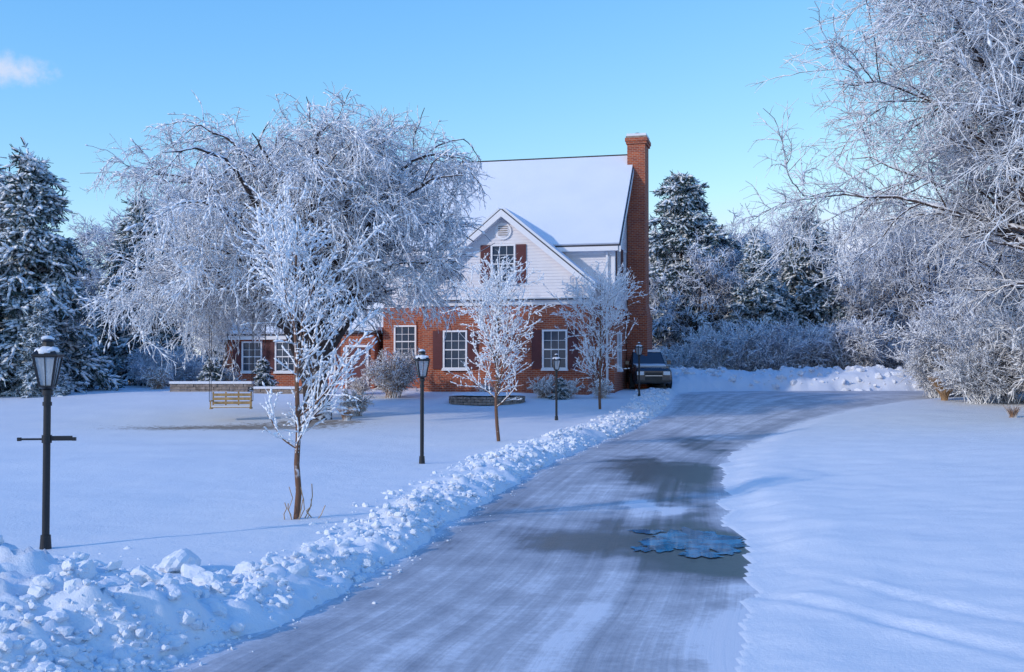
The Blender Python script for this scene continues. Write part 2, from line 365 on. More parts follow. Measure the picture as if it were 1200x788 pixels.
def grow(rng,P,R,count,t0,t1,L,var,ang,n,trop,wig,rs,rmin,prof=None,flat=None,tp=1.0):
    B,np_,_=P.shape
    bl=np.linalg.norm(np.diff(P,axis=1),axis=2).sum(1);w=bl/bl.sum()
    b=rng.choice(B,size=count,p=w);t=t0+(t1-t0)*rng.random(count)**tp
    q=t*(np_-1);i=np.minimum(q.astype(int),np_-2);f=(q-i)[:,None]
    p=P[b,i]*(1-f)+P[b,i+1]*f;T=nrm(P[b,i+1]-P[b,i]);r0=R[b,i]*(1-f[:,0])+R[b,i+1]*f[:,0]
    rv=rng.normal(size=(count,3))
    if flat is not None: rv[:,2]*=flat
    pe=nrm(rv-(rv*T).sum(1,keepdims=True)*T)
    an=np.radians(ang*(1+.3*rng.normal(size=count)))[:,None]
    d=T*np.cos(an)+pe*np.sin(an)
    l=L*(1+var*(rng.random(count)*2-1))
    if prof is not None:l=l*prof(t)
    out=np.empty((count,n,3));out[:,0]=p;st=(l/(n-1))[:,None]
    tr=np.array(trop)[None,:]
    for j in range(1,n):
        d=nrm(d+tr+wig*rng.normal(size=(count,3)));p=p+d*st;out[:,j]=p
    rr=np.maximum(r0*rs,rmin)[:,None]*np.linspace(1,.4,n)[None,:]
    rr=np.maximum(rr,rmin*.6)
    return out,rr
OV=np.array([(1,0,0),(-1,0,0),(0,1,0),(0,-1,0),(0,0,1),(0,0,-1)],float)
OF=np.array([(0,2,4),(2,1,4),(1,3,4),(3,0,4),(2,0,5),(1,2,5),(3,1,5),(0,3,5)])
def octas(rng,C,D,sl,sw,m):
    n=len(C);D=nrm(D);up=np.array([0,0,1.]);Sd=nrm(np.cross(D,up)+1e-3);U=np.cross(Sd,D)
    V=C[:,None]+OV[None,:,0,None]*D[:,None]*sl[:,None,None]+OV[None,:,1,None]*Sd[:,None]*sw[:,None,None]+OV[None,:,2,None]*U[:,None]*sw[:,None,None]*.8
    return (V.reshape(-1,3),(OF[None]+(np.arange(n)*6)[:,None,None]).reshape(-1,3),m)
def along(rng,P,count):
    b=rng.integers(len(P),size=count);q=rng.random(count)*(P.shape[1]-1);i=np.minimum(q.astype(int),P.shape[1]-2);f=(q-i)[:,None]
    return P[b,i]*(1-f)+P[b,i+1]*f,P[b,i+1]-P[b,i]
def limbset(rng,spec,n=12,wg=.10):
    P=[];R=[]
    for (x0,y0,z0,az,rho,H,arc,r0) in spec:
        s=np.linspace(0,1,n);rr=rho*s**1.1;z=z0+H*np.sin(s*arc)/ (1 if arc>=math.pi/2 else math.sin(arc))
        w=rng.normal(0,wg,(n,3)).cumsum(0)*np.linspace(0,1,n)[:,None]
        P.append(np.c_[x0+rr*math.cos(az),y0+rr*math.sin(az),z]+w);R.append(r0*np.linspace(1,.12,n)**1.0)
    return np.array(P),np.array(R)
def weeping_tree(seed):
    rng=RS(seed);parts=[]
    def clip(P,R,k=1.0):
        c=P.mean(1);az=np.arctan2(c[:,1],c[:,0]+.7);el=(c[:,2]-5.4)/6
        wob=1+.20*(fbm(az*1.9+10,el*3+5,5,3)-.5)*2
        e=((c[:,0]+.85)/6.95)**2+(c[:,1]/6.4)**2+(np.where(c[:,2]>5.4,(c[:,2]-5.4)/5.6,(c[:,2]-5.4)/5.4))**2
        lowok=c[:,2]>np.where(c[:,0]<-3.6,.9,np.where(np.hypot(c[:,0]+.3,c[:,1])<3.6,3.1,2.9))
        rt=c[:,0]<np.where(c[:,2]<6.6,4.2+.2*(c[:,2]-3),4.95+.6*(c[:,2]-6.6))+rng.normal(0,.12,len(c))
        kp=(e<(wob*k)**2)&lowok&rt;return P[kp],R[kp]
    tr=np.array([[(0,0,-.3),(.02,0,.3),(-.05,.02,1.0),(-.1,0,1.7),(-.05,.05,2.6),(.05,0,3.6)]],float);R=np.array([[.42,.34,.29,.28,.24,.14]])
    parts.append(tubes(rng,tr,R,12,0))
    tr2=np.array([[(-.25,0,-.3),(-.28,.03,.4),(-.36,.02,1.1),(-.6,0,1.9),(-1.0,.05,2.8),(-1.5,0,3.7)]],float)
    parts.append(tubes(rng,tr2,R*.8,10,0))
    spec=[]
    for i in range(15):
        az=i/15*6.283+rng.uniform(-.2,.2);cx=math.cos(az)
        rho=(6.5 if cx<-.3 else 5.2)*rng.uniform(.84,1.0)
        if abs(cx)<.5: rho*=.85
        spec.append((0,0,rng.uniform(1.6,2.8),az,rho,rng.uniform(4.8,6.2),math.pi*rng.uniform(.54,.66),.15))
    for i in range(14):
        az=i/14*6.283+.3;rho=rng.uniform(1.6,4.4)
        spec.append((0,0,rng.uniform(2.4,3.2),az,rho,rng.uniform(5.6,6.8),math.pi*.5,.14))
    for i in range(11):
        az=i/11*6.283+.1;rho=rng.uniform(4.4,5.8)*(1.12 if math.cos(az)<0 else .82)
        spec.append((0,0,rng.uniform(1.5,2.2),az,rho,rng.uniform(2.4,3.6),math.pi*.62,.11))
    for i in range(12):
        az=math.pi+rng.uniform(-.95,.95);spec.append((0,0,rng.uniform(1.7,2.4),az,rng.uniform(5.4,6.9),rng.uniform(1.3,3.2),math.pi*rng.uniform(.65,.85),.08))
    P,R=limbset(rng,spec,14,.09);parts.append(tubes(rng,P,R,7,0))
    P2,R2=grow(rng,P,R,720,.2,1,1.8,.35,46,9,(0,0,-.06),.20,.5,.020);P2,R2=clip(P2,R2,1.0)
    parts.append(tubes(rng,P2,R2,5,0))
    P3,R3=grow(rng,P2,R2,6800,.1,1,.95,.45,50,6,(0,0,-.14),.19,.55,.015);P3,R3=clip(P3,R3)
    parts.append(tubes(rng,P3,R3,4,1))
    P4,R4=grow(rng,P3,R3,38000,.05,1,.34,.45,55,4,(0,0,-.12),.22,.6,.0115);P4,R4=clip(P4,R4,1.02)
    parts.append(tubes(rng,P4,R4,3,1))
    for src,c,a in((P3,17000,1.1),(P2,4000,1.6),(P4,11000,.85)):
        C,D=along(rng,src,c);parts.append(octas(rng,C+np.array([0,0,.015]),D,a*rng.uniform(.04,.12,len(C)),a*rng.uniform(.018,.044,len(C)),2))
    return mkmesh('weeping_tree',parts,[M_bark,M_frost,M_clump])
def round_tree(seed,H=14,n2=260,n3=2200,n4=16000,rho=6,mat=None,rm=.009,name='frosted_tree',nl=22,lowf=.45,clumps=0,l4=.036):
    rng=RS(seed);parts=[]
    z=np.array([-.3,.4,H*.12,H*.22,H*.35,H*.5]);tr=np.c_[rng.normal(0,.03,6),z*0,z][None]
    r0=H*.020;R=np.array([[r0*1.3,r0,r0*.85,r0*.75,r0*.55,r0*.3]]);parts.append(tubes(rng,tr,R,9,0))
    spec=[]
    for i in range(nl):
        az=i*2.4;zz=H*rng.uniform(.10,.34);hf=rng.uniform(lowf,.97)
        spec.append((0,0,zz,az,rho*rng.uniform(.45,1.0)*(1.15-.3*hf),(H-zz)*hf,math.pi*rng.uniform(.38,.52),r0*.42))
    P,R=limbset(rng,spec,13);parts.append(tubes(rng,P,R,6,0))
    P2,R2=grow(rng,P,R,n2,.2,1,H*.16,.35,44,9,(0,0,.0),.18,.55,.02)
    parts.append(tubes(rng,P2,R2,5,0))
    P3,R3=grow(rng,P2,R2,n3,.15,1,H*.075,.4,46,6,(0,0,-.03),.18,.55,rm*1.4)
    parts.append(tubes(rng,P3,R3,4,1))
    P4,R4=grow(rng,P3,R3,n4,.05,1,H*l4,.4,48,4,(0,0,-.04),.18,.6,rm)
    parts.append(tubes(rng,P4,R4,3,1))
    if clumps:
        for src,c,a in((P3,clumps,1.15),(P2,clumps//4,1.6)):
            C,D=along(rng,src,c);parts.append(octas(rng,C+np.array([0,0,.012]),D,a*rng.uniform(.04,.14,len(C)),a*rng.uniform(.016,.038,len(C)),2))
    return mkmesh(name,parts,[M_bark,mat or M_frost,M_clump])
def bush(seed,H=1.6,W=1.2,n1=60,n2=900,n3=5000,mat=None,rm=.007,name='shrub'):
    rng=RS(seed);parts=[]
    spec=[(rng.normal(0,.12*W),rng.normal(0,.12*W),-.05,rng.uniform(0,6.28),W*rng.uniform(.1,1)**.7,H*rng.uniform(.45,1),math.pi*.42,.016*H**.5) for _ in range(n1)]
    P,R=limbset(rng,spec,8,.05);P[...,2]=np.maximum(P[...,2],-.1);parts.append(tubes(rng,P,R,4,0))
    P2,R2=grow(rng,P,R,n2,.2,1,H*.28,.4,42,6,(0,0,.0),.16,.6,rm*1.3);parts.append(tubes(rng,P2,R2,3,0))
    P3,R3=grow(rng,P2,R2,n3,.1,1,H*.10,.4,48,4,(0,0,-.02),.18,.6,rm);parts.append(tubes(rng,P3,R3,3,0))
    c=n3*2//3;C,D=along(rng,P2,c);parts.append(octas(rng,C+np.array([0,0,.02]),D,rng.uniform(3,8,c)*rm,rng.uniform(1.4,3.2,c)*rm,1))
    return mkmesh(name,parts,[mat or M_frost,M_clump])
def young_tree(seed,H,W,n2,clump,low=.22,ang=40,up=.10,name='young_tree',stakes=False,n3m=34):
    rng=RS(seed);parts=[]
    z=np.linspace(0,H,12);tr=np.c_[rng.normal(0,.012,12).cumsum(),rng.normal(0,.012,12).cumsum(),z];tr[0]=(0,0,-.1)
    tr=tr[None];R=(.045*H/4*np.linspace(1,.1,12)**.8)[None];parts.append(tubes(rng,tr,R,8,0))
    pr=lambda t:np.clip(np.sin(np.clip((t-low)/(1-low),0,1)**.8*math.pi*.93+.28),.12,1)
    P,RR=grow(rng,tr,R,n2,low,.97,W,.25,ang,9,(0,0,up),.10,.5,.006,pr);parts.append(tubes(rng,P,RR,5,0))
    q=H/4.0
    P2,R2=grow(rng,P,RR,n2*8,.12,1,W*.30,.4,42,6,(0,0,up*.6),.14,.6,.0050*q);parts.append(tubes(rng,P2,R2,4,1))
    P3,R3=grow(rng,P2,R2,n2*n3m,.2,1,W*.09,.4,46,4,(0,0,.03),.15,.7,.0045*q);parts.append(tubes(rng,P3,R3,3,1))
    for src,sl,sw,ct in((P,.055,.018,clump//3),(P2,.036,.0160,clump),(P3,.026,.0145,clump)):
        C,D=along(rng,src,ct);s=rng.uniform(.5,1.4,ct)
        parts.append(octas(rng,C+np.array([0,0,.008]),D,sl*s*q,sw*s*q,2))
    if stakes:
        q=np.zeros((9,4,3));bx=rng.normal(0,.09,(9,2));q[:,:,:2]=bx[:,None]+rng.normal(0,.03,(9,4,2)).cumsum(1);q[:,:,2]=np.linspace(-.05,1,4)[None]*rng.uniform(.15,.42,(9,1))
        parts.append(tubes(rng,q,np.full((9,4),.006),4,3))
    return mkmesh(name,parts,[M_barky,M_frost,M_clump,M_straw])
def conifer(seed,H,W,nb,sharp=.8,snow=.5,irreg=.15,low=.04,name='snowy_spruce',nmul=1.0,card=.3):
    rng=RS(seed);parts=[]
    z=np.linspace(-.2,H,10);tr=np.c_[z*0,z*0,z][None];R=(H*.016*np.linspace(1,.08,10))[None];parts.append(tubes(rng,tr,R,7,0))
    h=low+(1-low)*rng.random(nb)**.9*.985;az=np.arange(nb)*2.39996+rng.normal(0,.3,nb)
    l=W*(1-h)**sharp*(1+irreg*rng.normal(size=nb))+.12
    n=7;s=np.linspace(0,1,n)[None]
    rr=l[:,None]*s;zz=h[:,None]*H+l[:,None]*(.12*s-.46*s**2)*(1-.9*h[:,None]*.6)
    P=np.stack([rr*np.cos(az)[:,None],rr*np.sin(az)[:,None],zz],-1)+rng.normal(0,.02,(nb,n,3));RR=np.maximum(.02*l[:,None]*np.linspace(1,.3,n)[None],.006)
    parts.append(tubes(rng,P,RR,4,0))
    n2=int(nb*12*nmul)
    P2,R2=grow(rng,P,RR,n2,.12,1,W*.26,.4,48,4,(0,0,-.10),.08,.6,.006,lambda t:1.15-.6*t,flat=.25)
    parts.append(tubes(rng,P2,R2,3,0))
    def cards(cnt,ln,wd,m,dz=0,src=P2):
        C,D=along(rng,src,cnt);D=nrm(nrm(D)+.55*rng.normal(size=(cnt,3)))
        Sd=nrm(np.cross(D,rng.normal(size=(cnt,3))+np.array([0,0,.8])))
        C=C+np.array([0,0,dz]);a=(ln*rng.uniform(.6,1.3,cnt))[:,None];w=(wd*rng.uniform(.6,1.3,cnt))[:,None]
        V=np.stack([C-Sd*w*.4,C+Sd*w*.4,C+D*a+Sd*w*.25,C+D*a-Sd*w*.25],1)
        return (V.reshape(-1,3),np.arange(cnt*4).reshape(-1,4),m)
    parts.append(cards(int(n2*7),card,card*.30,1))
    parts.append(cards(int(n2*5*snow),card,card*.30,3,.03))
    c=int(n2*4.2*snow);C,D=along(rng,P2,c);D[:,2]*=.5
    parts.append(octas(rng,C+np.array([0,0,.08]),D,card*.65*rng.uniform(.5,1.4,c),card*.27*rng.uniform(.5,1.3,c),2))
    c=int(nb*9*snow);C,D=along(rng,P,c)
    parts.append(octas(rng,C+np.array([0,0,.08]),D,card*.9*rng.uniform(.5,1.4,c),card*.34*rng.uniform(.5,1.3,c),2))
    return mkmesh(name,parts,[M_bark,M_needle,M_clump,M_needle_s])
# ------------------------------------------------------------------ place vegetation
def put(name,me,x,y,rz=0,sc=1,dz=0,parent=None):
    z=float(zb(np.array(x*1.),np.array(y*1.))) if y>60 or abs(x)>25 else gz(x,y)
    return obj(name,me,(x,y,z+dz),rz,sc,parent)
put('weeping_cherry_tree',weeping_tree(11),-6.2,36,0,1)
put('young_magnolia_tree',young_tree(21,3.65,1.5,32,2600,.2,46,.05,stakes=True,n3m=22),-2.62,13.5,.5)
put('young_magnolia_tree.001',young_tree(22,4.3,1.75,42,3600,.16,44,.07,n3m=30),-.32,27.4,1)
put('young_magnolia_tree.002',young_tree(23,4.7,2.1,46,3800,.14,48,.06,n3m=30),3.17,40,2)
bigA=round_tree(31,15.8,720,8800,50000,8.0,rm=.012,nl=40,lowf=.15,clumps=17000,l4=.028)
put('frosted_maple_tree',bigA,16.9,33,0,1)
bigB=round_tree(32,12,300,2400,13000,5.6,rm=.018,nl=26,lowf=.15)
put('frosted_maple_tree.001',bigB,22.0,42,1.0,1.2)
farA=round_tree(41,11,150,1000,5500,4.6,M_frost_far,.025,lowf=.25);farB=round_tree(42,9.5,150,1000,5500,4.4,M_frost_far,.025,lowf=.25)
spr=conifer(51,11,3.6,280,.75,1.2,name='snowy_spruce',card=.32)
spr2=conifer(52,9,2.4,210,.8,2.4,name='snowy_spruce')
pine=conifer(53,14,3.3,120,.5,1.0,.45,.25,name='snowy_pine',nmul=1.5,card=.36)
for i,(me,x,y,rz,sc) in enumerate([(spr,-20.9,48,0,.93),(spr,-24.9,51,2,1.02),(spr,-19.0,57,1,.86),(spr2,-22.3,44.8,4,.6),(spr2,-19.4,45.6,2,.45),(spr,-28,47,3,1.1),
      (spr2,13.7,62,0,.93),(spr,17.6,66,1,.90),(spr2,15.6,64,3,.62)]):
    put('snowy_spruce_tree' if i==0 else 'snowy_spruce_tree.%03d'%i,me,x,y,rz,sc)
put('snowy_pine_tree',pine,9.9,65,0,.88);put('snowy_pine_tree.001',pine,12.9,74,2,.78)
belt=empty('distant_trees')
r=RS(77)
for k in range(42):
    a=k/42;x=-62+124*a+r.uniform(-1,1);y=76+r.uniform(-3,12)
    hs=r.uniform(.75,1.05)*(1.0 if x<25 else 1.15)
    if 0<x<9: hs*=.9
    put('tree_%d'%k,[farA,farB][k%2],x,y,r.uniform(0,6),hs,parent=belt)
for k in range(14):
    x=-60+120*k/14+r.uniform(-3,3);y=r.uniform(92,100);put('conifer_%d'%k,spr,x,y,r.uniform(0,6),r.uniform(.7,.9) if -5<x<30 else r.uniform(.85,1.05),parent=belt)
for k,(x,y,s) in enumerate([(10.4,63,.85),(12,68,.8),(20.5,64,.8),(23.5,62,.85),(27,60,1),(30,56,1.05),(8.2,68,.7),(-15,62,1),(-12,66,1.0),(-17.5,68,1.05)]):
    put('near_tree_%d'%k,[farB,farA][k%2],x,y,k*1.3,s,parent=belt)
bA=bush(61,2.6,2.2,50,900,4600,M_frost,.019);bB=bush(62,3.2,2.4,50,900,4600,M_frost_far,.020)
th=empty('frosted_thicket')
for k in range(24):
    x=9+22*k/24+r.uniform(-.6,.6);y=r.uniform(57.8,62);put('bush_%d'%k,[bA,bB][k%2],x,y,r.uniform(0,6),r.uniform(.65,1.0),parent=th)
for k in range(17):
    x=r.uniform(20.5,36);y=r.uniform(50,57);put('bush_r%d'%k,[bA,bB][k%2],x,y,r.uniform(0,6),r.uniform(.8,1.35),parent=th)
for k in range(7):
    put('bush_l%d'%k,bB,r.uniform(-27,-15),r.uniform(50,54),r.uniform(0,6),r.uniform(.4,.75),parent=th)
for k,(x,y,s) in enumerate([(18.8,42.5,.95),(20.2,41,1.25),(22,43,1.35),(17.8,46.8,.7),(19.2,47,1.1),(17.6,41.8,.7)]):
    put('frosted_shrub' if k==0 else 'frosted_shrub.%03d'%k,bA,x,y,k*2.,s)
shr=bush(63,1.7,1.05,70,900,5000,M_frost_w,.012)
put('round_shrub',shr,-4.85,45,0,.98)
sh2=bush(64,.9,.7,50,500,2600,M_frost_w,.010)
for k,(x,y,s) in enumerate([(-6.3,46.5,.7),(1.2,44.3,.8),(2.2,44.2,.7),(-5.2,37.3,.8),(-12.6,49.5,.9),(-16,50,1),(3.6,44.2,.7),(-1,45,.5)]):
    put('foundation_shrub' if k==0 else 'foundation_shrub.%03d'%k,sh2,x,y,k*1.7,s)
dw=conifer(54,1.6,.7,70,.6,.4,name='dwarf_spruce',card=.12)
put('dwarf_spruce',dw,-13.1,48.5,0,.85);put('dwarf_spruce.001',dw,-11.0,49,1,.8);put('dwarf_spruce.002',dw,1.9,43.9,1,.5)
def tuft(seed,n,H):
    rng=RS(seed);az=rng.uniform(0,6.28,n);l=rng.uniform(.5,1,n)*H;s=np.linspace(0,1,6)[None]
    sp=rng.uniform(.1,.55,n)[:,None]*l[:,None]
    P=np.stack([np.cos(az)[:,None]*(sp*s**1.6+.12*rng.random((n,1))),np.sin(az)[:,None]*(sp*s**1.6+.12*rng.random((n,1))),l[:,None]*s*(1-.2*s)-.03],-1)
    return mkmesh('ornamental_grass',[tubes(rng,P,np.broadcast_to(np.linspace(.014,.005,6)[None],(n,6)),3,(0 if seed%2 else 1))],[M_straw,M_frost_w])
put('ornamental_grass',tuft(1,420,1.25),16.9,43.4);put('ornamental_grass.001',tuft(2,200,.6),-5.3,35.6);put('ornamental_grass.002',tuft(2,160,.6),15.6,34.6,1,.9)
# ------------------------------------------------------------------ house
H0=empty('brick_house',(4.34,47,.72),math.radians(-14))
def child(nm,mb,mats,smooth=False): 
    return obj(nm,mb.mesh(nm,mats,smooth),parent=H0)
sl=.944
XL=-10.4
w=MB()
w.box(XL,0,0,9,-.6,3.9,0)
w.box(-8.05,-.85,-1.6,.2,-.6,3.88,0)
w.box(-18.6,XL-.003,1,8,-.6,2.9,0)
w.box(-12.3,-10.7,-.3,1.2,-.6,2.75,0)
w.box(XL+.02,-.02,.02,8.98,3.9,6.75,1)
w.prism([(XL+.02,.02,6.75),(XL+.02,8.98,6.75),(XL+.02,4.5,10.97)],(-XL-.04,0,0),1)
w.prism([(-8.03,-1.58,4.75),(-8.03,-1.58,3.88),(-.87,-1.58,3.88),(-.87,-1.58,4.75)],(0,1.8,0),1)
w.prism([(-8.03,-1.58,4.752),(-.87,-1.58,4.752),(-4.45,-1.58,7.70)],(0,1.8,0),1)
w.prism([(-18.58,1.02,2.9),(-18.58,7.98,2.9),(-18.58,4.5,6.0)],(8,0,0),1)
def siding(P,z0,z1,lo,hi,step=.13):
    z=z0
    while z<z1-.02:
        zt=min(z+step,z1);a0,a1=lo(z),hi(z);b0,b1=lo(zt),hi(zt)
        if b1>b0:
            w.quad(P(a0,.022,z),P(a1,.022,z),P(b1,.004,zt),P(b0,.004,zt),1)
            w.quad(P(a0,.0,z),P(a1,.0,z),P(a1,.022,z),P(a0,.022,z),1)
        z+=step
F_=lambda u,o,z:(u,-1.58-o,z)
siding(F_,4.0,7.6,lambda z:-8.03+max(0,(z-4.72)/.83),lambda z:-.87-max(0,(z-4.72)/.83))
siding(lambda u,o,z:(u,.02-o,z),3.9,6.6,lambda z:XL,lambda z:0)
siding(lambda u,o,z:(-.02+o,u,z),3.9,10.7,lambda z:.02+max(0,(z-6.7)/sl),lambda z:8.98-max(0,(z-6.7)/sl))
child('walls',w,[M_brick,M_siding])
rf=MB()
def roof(a,b,c,d,st=.10):
    rf.slab(a,b,c,d,.045,0);
    A=[np.array(p,float) for p in(a,b,c,d)];c0=sum(A)/4
    B=[p+(c0-p)/np.linalg.norm(c0-p)*.05 for p in A]
    rf.slab(*B,st,1,off=.047)
ez=6.75-.4*sl
roof((XL-.35,-.4,ez),(.32,-.4,ez),(.32,4.5,11.0),(XL-.35,4.5,11.0))
roof((.32,9.4,ez),(XL-.35,9.4,ez),(XL-.35,4.5,11.0),(.32,4.5,11.0))
for sg in(1,-1):
    xe=-4.45+sg*3.95;roof((xe,-1.98,4.57),(xe,1.75,4.57),(-4.45,1.75,7.85),(-4.45,-1.98,7.85))
roof((-18.9,.65,2.75),(XL,.65,2.75),(XL,4.5,6.1),(-18.9,4.5,6.1));roof((XL,8.35,2.75),(-18.9,8.35,2.75),(-18.9,4.5,6.1),(XL,4.5,6.1))
rf.box(-12.5,-10.5,-.5,1.2,2.77,2.9,0);rf.box(-12.47,-10.53,-.47,1.2,2.9,3.06,1)
rf.slab((XL-.3,-.385,ez+.02),(.3,-.385,ez+.02),(.3,-.30,ez+.10),(XL-.3,-.30,ez+.10),.02,0,off=.05)
rf.box(XL-.33,.30,4.44,4.56,11.10,11.165,0)
child('roof',rf,[M_shingle,M_snow])
tm=MB()
for sg in(1,-1):
    xe=-4.45+sg*3.97
    tm.prism([(xe,-2.00,4.30),(xe,-2.00,4.55),(-4.45,-2.00,7.85),(-4.45,-2.00,7.56)],(0,.06,0),0)
    tm.prism([(xe,-1.94,4.33),(xe,-1.94,4.36),(-4.45,-1.94,7.6),(-4.45,-1.94,7.57)],(0,.34,0),0)
tm.box(-8.12,-.78,-1.70,-1.56,3.86,4.06,0)
tm.box(-8.2,-.7,-1.86,-1.56,4.062,4.10,1)
tm.box(-8.17,-.73,-1.83,-1.56,4.102,4.15,2)
tm.box(XL-.2,.22,-.42,-.02,6.18,6.37,0)
tm.box(XL,-.0,-.02,-.004,6.05,6.18,0)
tm.box(-.13,.035,-.035,.0-.003,3.9,6.18,0)
tm.box(.004,.04,.0,.13,3.9,6.17,0)
tm.box(.0,.05,-.06,9.0,3.84,3.96,0)
for y0,z0,y1,z1 in((-.40,ez-.24,4.5,10.78),(9.40,ez-.24,4.5,10.78)):
    tm.prism([(.28,y0,z0),(.28,y0,z0+.24),(.28,y1,z1+.24),(.28,y1,z1)],(.06,0,0),0)
tm.box(-8.1,-7.97,-1.63,-1.5,4.15,4.6,0);tm.box(-.93,-.8,-1.63,-1.5,4.15,4.6,0)
tm.box(-18.7,XL,.72,.98,2.55,2.74,0)
tm.box(-.34,-.25,-.14,-.04,0,6.17,0)
for rr,yy,mm in((.36,-1.66,0),(.26,-1.68,3)):
    k=20;an=np.arange(k)/k*2*math.pi;pts=[(-4.45+rr*math.cos(t),yy,6.98+rr*math.sin(t)) for t in an[::-1]];tm.prism(pts,(0,.08,0),mm)
for j in range(5): tm.box(-4.45-.2,-4.45+.2,-1.70,-1.681,6.80+j*.09,6.83+j*.09,4)
child('trim',tm,[M_trim,M_shingle,M_snow,M_siding,M_stone])
wn=MB()
def window(cx,z0,wd,h,y,shut=True,brick=True,cols=3,rows=4,side=False):
    def B(x0,x1,y0,y1,za,zb_,m):
        if side: wn.box(-y1,-y0,x0,x1,za,zb_,m)
        else: wn.box(x0,x1,y+y0,y+y1,za,zb_,m)
    t=.075;x0,x1,z1=cx-wd/2,cx+wd/2,z0+h
    B(x0,x1,-.012,.0,z0,z1,1)
    B(x0-t,x0,-.07,0,z0-t,z1+t,0);B(x1,x1+t,-.07,0,z0-t,z1+t,0)
    B(x0,x1,-.07,0,z1,z1+t,0);B(x0,x1,-.07,0,z0-t,z0,0)
    B(x0-t-.04,x1+t+.04,-.13,0,z0-t-.06,z0-t-.002,0);B(x0-t-.02,x1+t+.02,-.12,-.072,z0-t,z0-t+.05,3)
    B(x0,x1,-.05,-.013,z0+h/2-.025,z0+h/2+.025,0)
    for i in range(1,cols):
        xx=x0+wd*i/cols;B(xx-.010,xx+.010,-.034,-.013,z0,z1,0)
    for i in range(1,rows):
        if i*2==rows: continue
        zz=z0+h*i/rows;B(x0,x1,-.032,-.0135,zz-.010,zz+.010,0)
    if brick: B(x0-t,x1+t,-.045,0,z1+t+.002,z1+t+.17,4)
    if shut:
        for sx0 in(x0-t-.45,x1+t+.03):
            B(sx0,sx0+.42,-.05,0,z0-.06,z1+.06,2)
            k=int(h/.09)
            for j in range(k):
                zz=z0+(j+.5)*h/k;B(sx0+.05,sx0+.37,-.062,-.05,zz-.015,zz+.02,2)
window(-2.24,1.25,.92,1.5,-1.603,True)
window(-6.55,1.25,.92,1.5,-1.603,True)
window(-4.45,4.85,.92,1.5,-1.60,True,False)
window(-9.35,1.75,.9,1.3,-.003,False)
for xx in(-13.6,-15.6,-17.3): window(xx,1.1,.9,1.3,.997,True)
window(.95,4.9,.6,1.5,-.022,True,False,side=True);window(2.75,4.9,.6,1.5,-.022,True,False,side=True);window(6.8,4.9,.8,1.5,-.022,True,False,side=True)
window(1.2,1.2,.8,1.5,-.003,False,False,side=True)
child('windows',wn,[M_trim,M_glass,M_shutter,M_snow,M_brick])
dr=MB()
dr.box(-11.95,-11.05,-.36,-.303,-.1,2.15,0);dr.box(-12.05,-11.953,-.39,-.304,-.1,2.25,1);dr.box(-11.047,-10.95,-.39,-.304,-.1,2.25,1);dr.box(-11.95,-11.05,-.39,-.304,2.153,2.25,1)
dr.box(-12.2,-10.8,-1.0,-.31,-.4,-.12,2)
child('front_door',dr,[M_shutter,M_trim,M_stone])
ch=MB()
ch.box(-.0+.03,.95,3.5,5.5,-.6,3.6,0);ch.prism([(.03,3.5,3.6),(.95,3.5,3.6),(.85,3.75,4.1),(.03,3.75,4.1)],(0,1.6,0),0)
ch.box(.03,.85,3.8,5.1,4.1,11.5,0)
ch.box(-.02,.92,3.74,5.16,11.5,11.62,0);ch.box(-.06,.96,3.70,5.2,11.62,11.78,0);ch.box(-.02,.92,3.74,5.16,11.78,11.86,1);ch.box(.0,.9,3.78,5.12,11.862,11.98,2)
ch.cyl(.42,4.45,11.98,12.12,.13,.12,12,3)
child('chimney',ch,[M_brick,M_stone,M_snow,M_shutter])
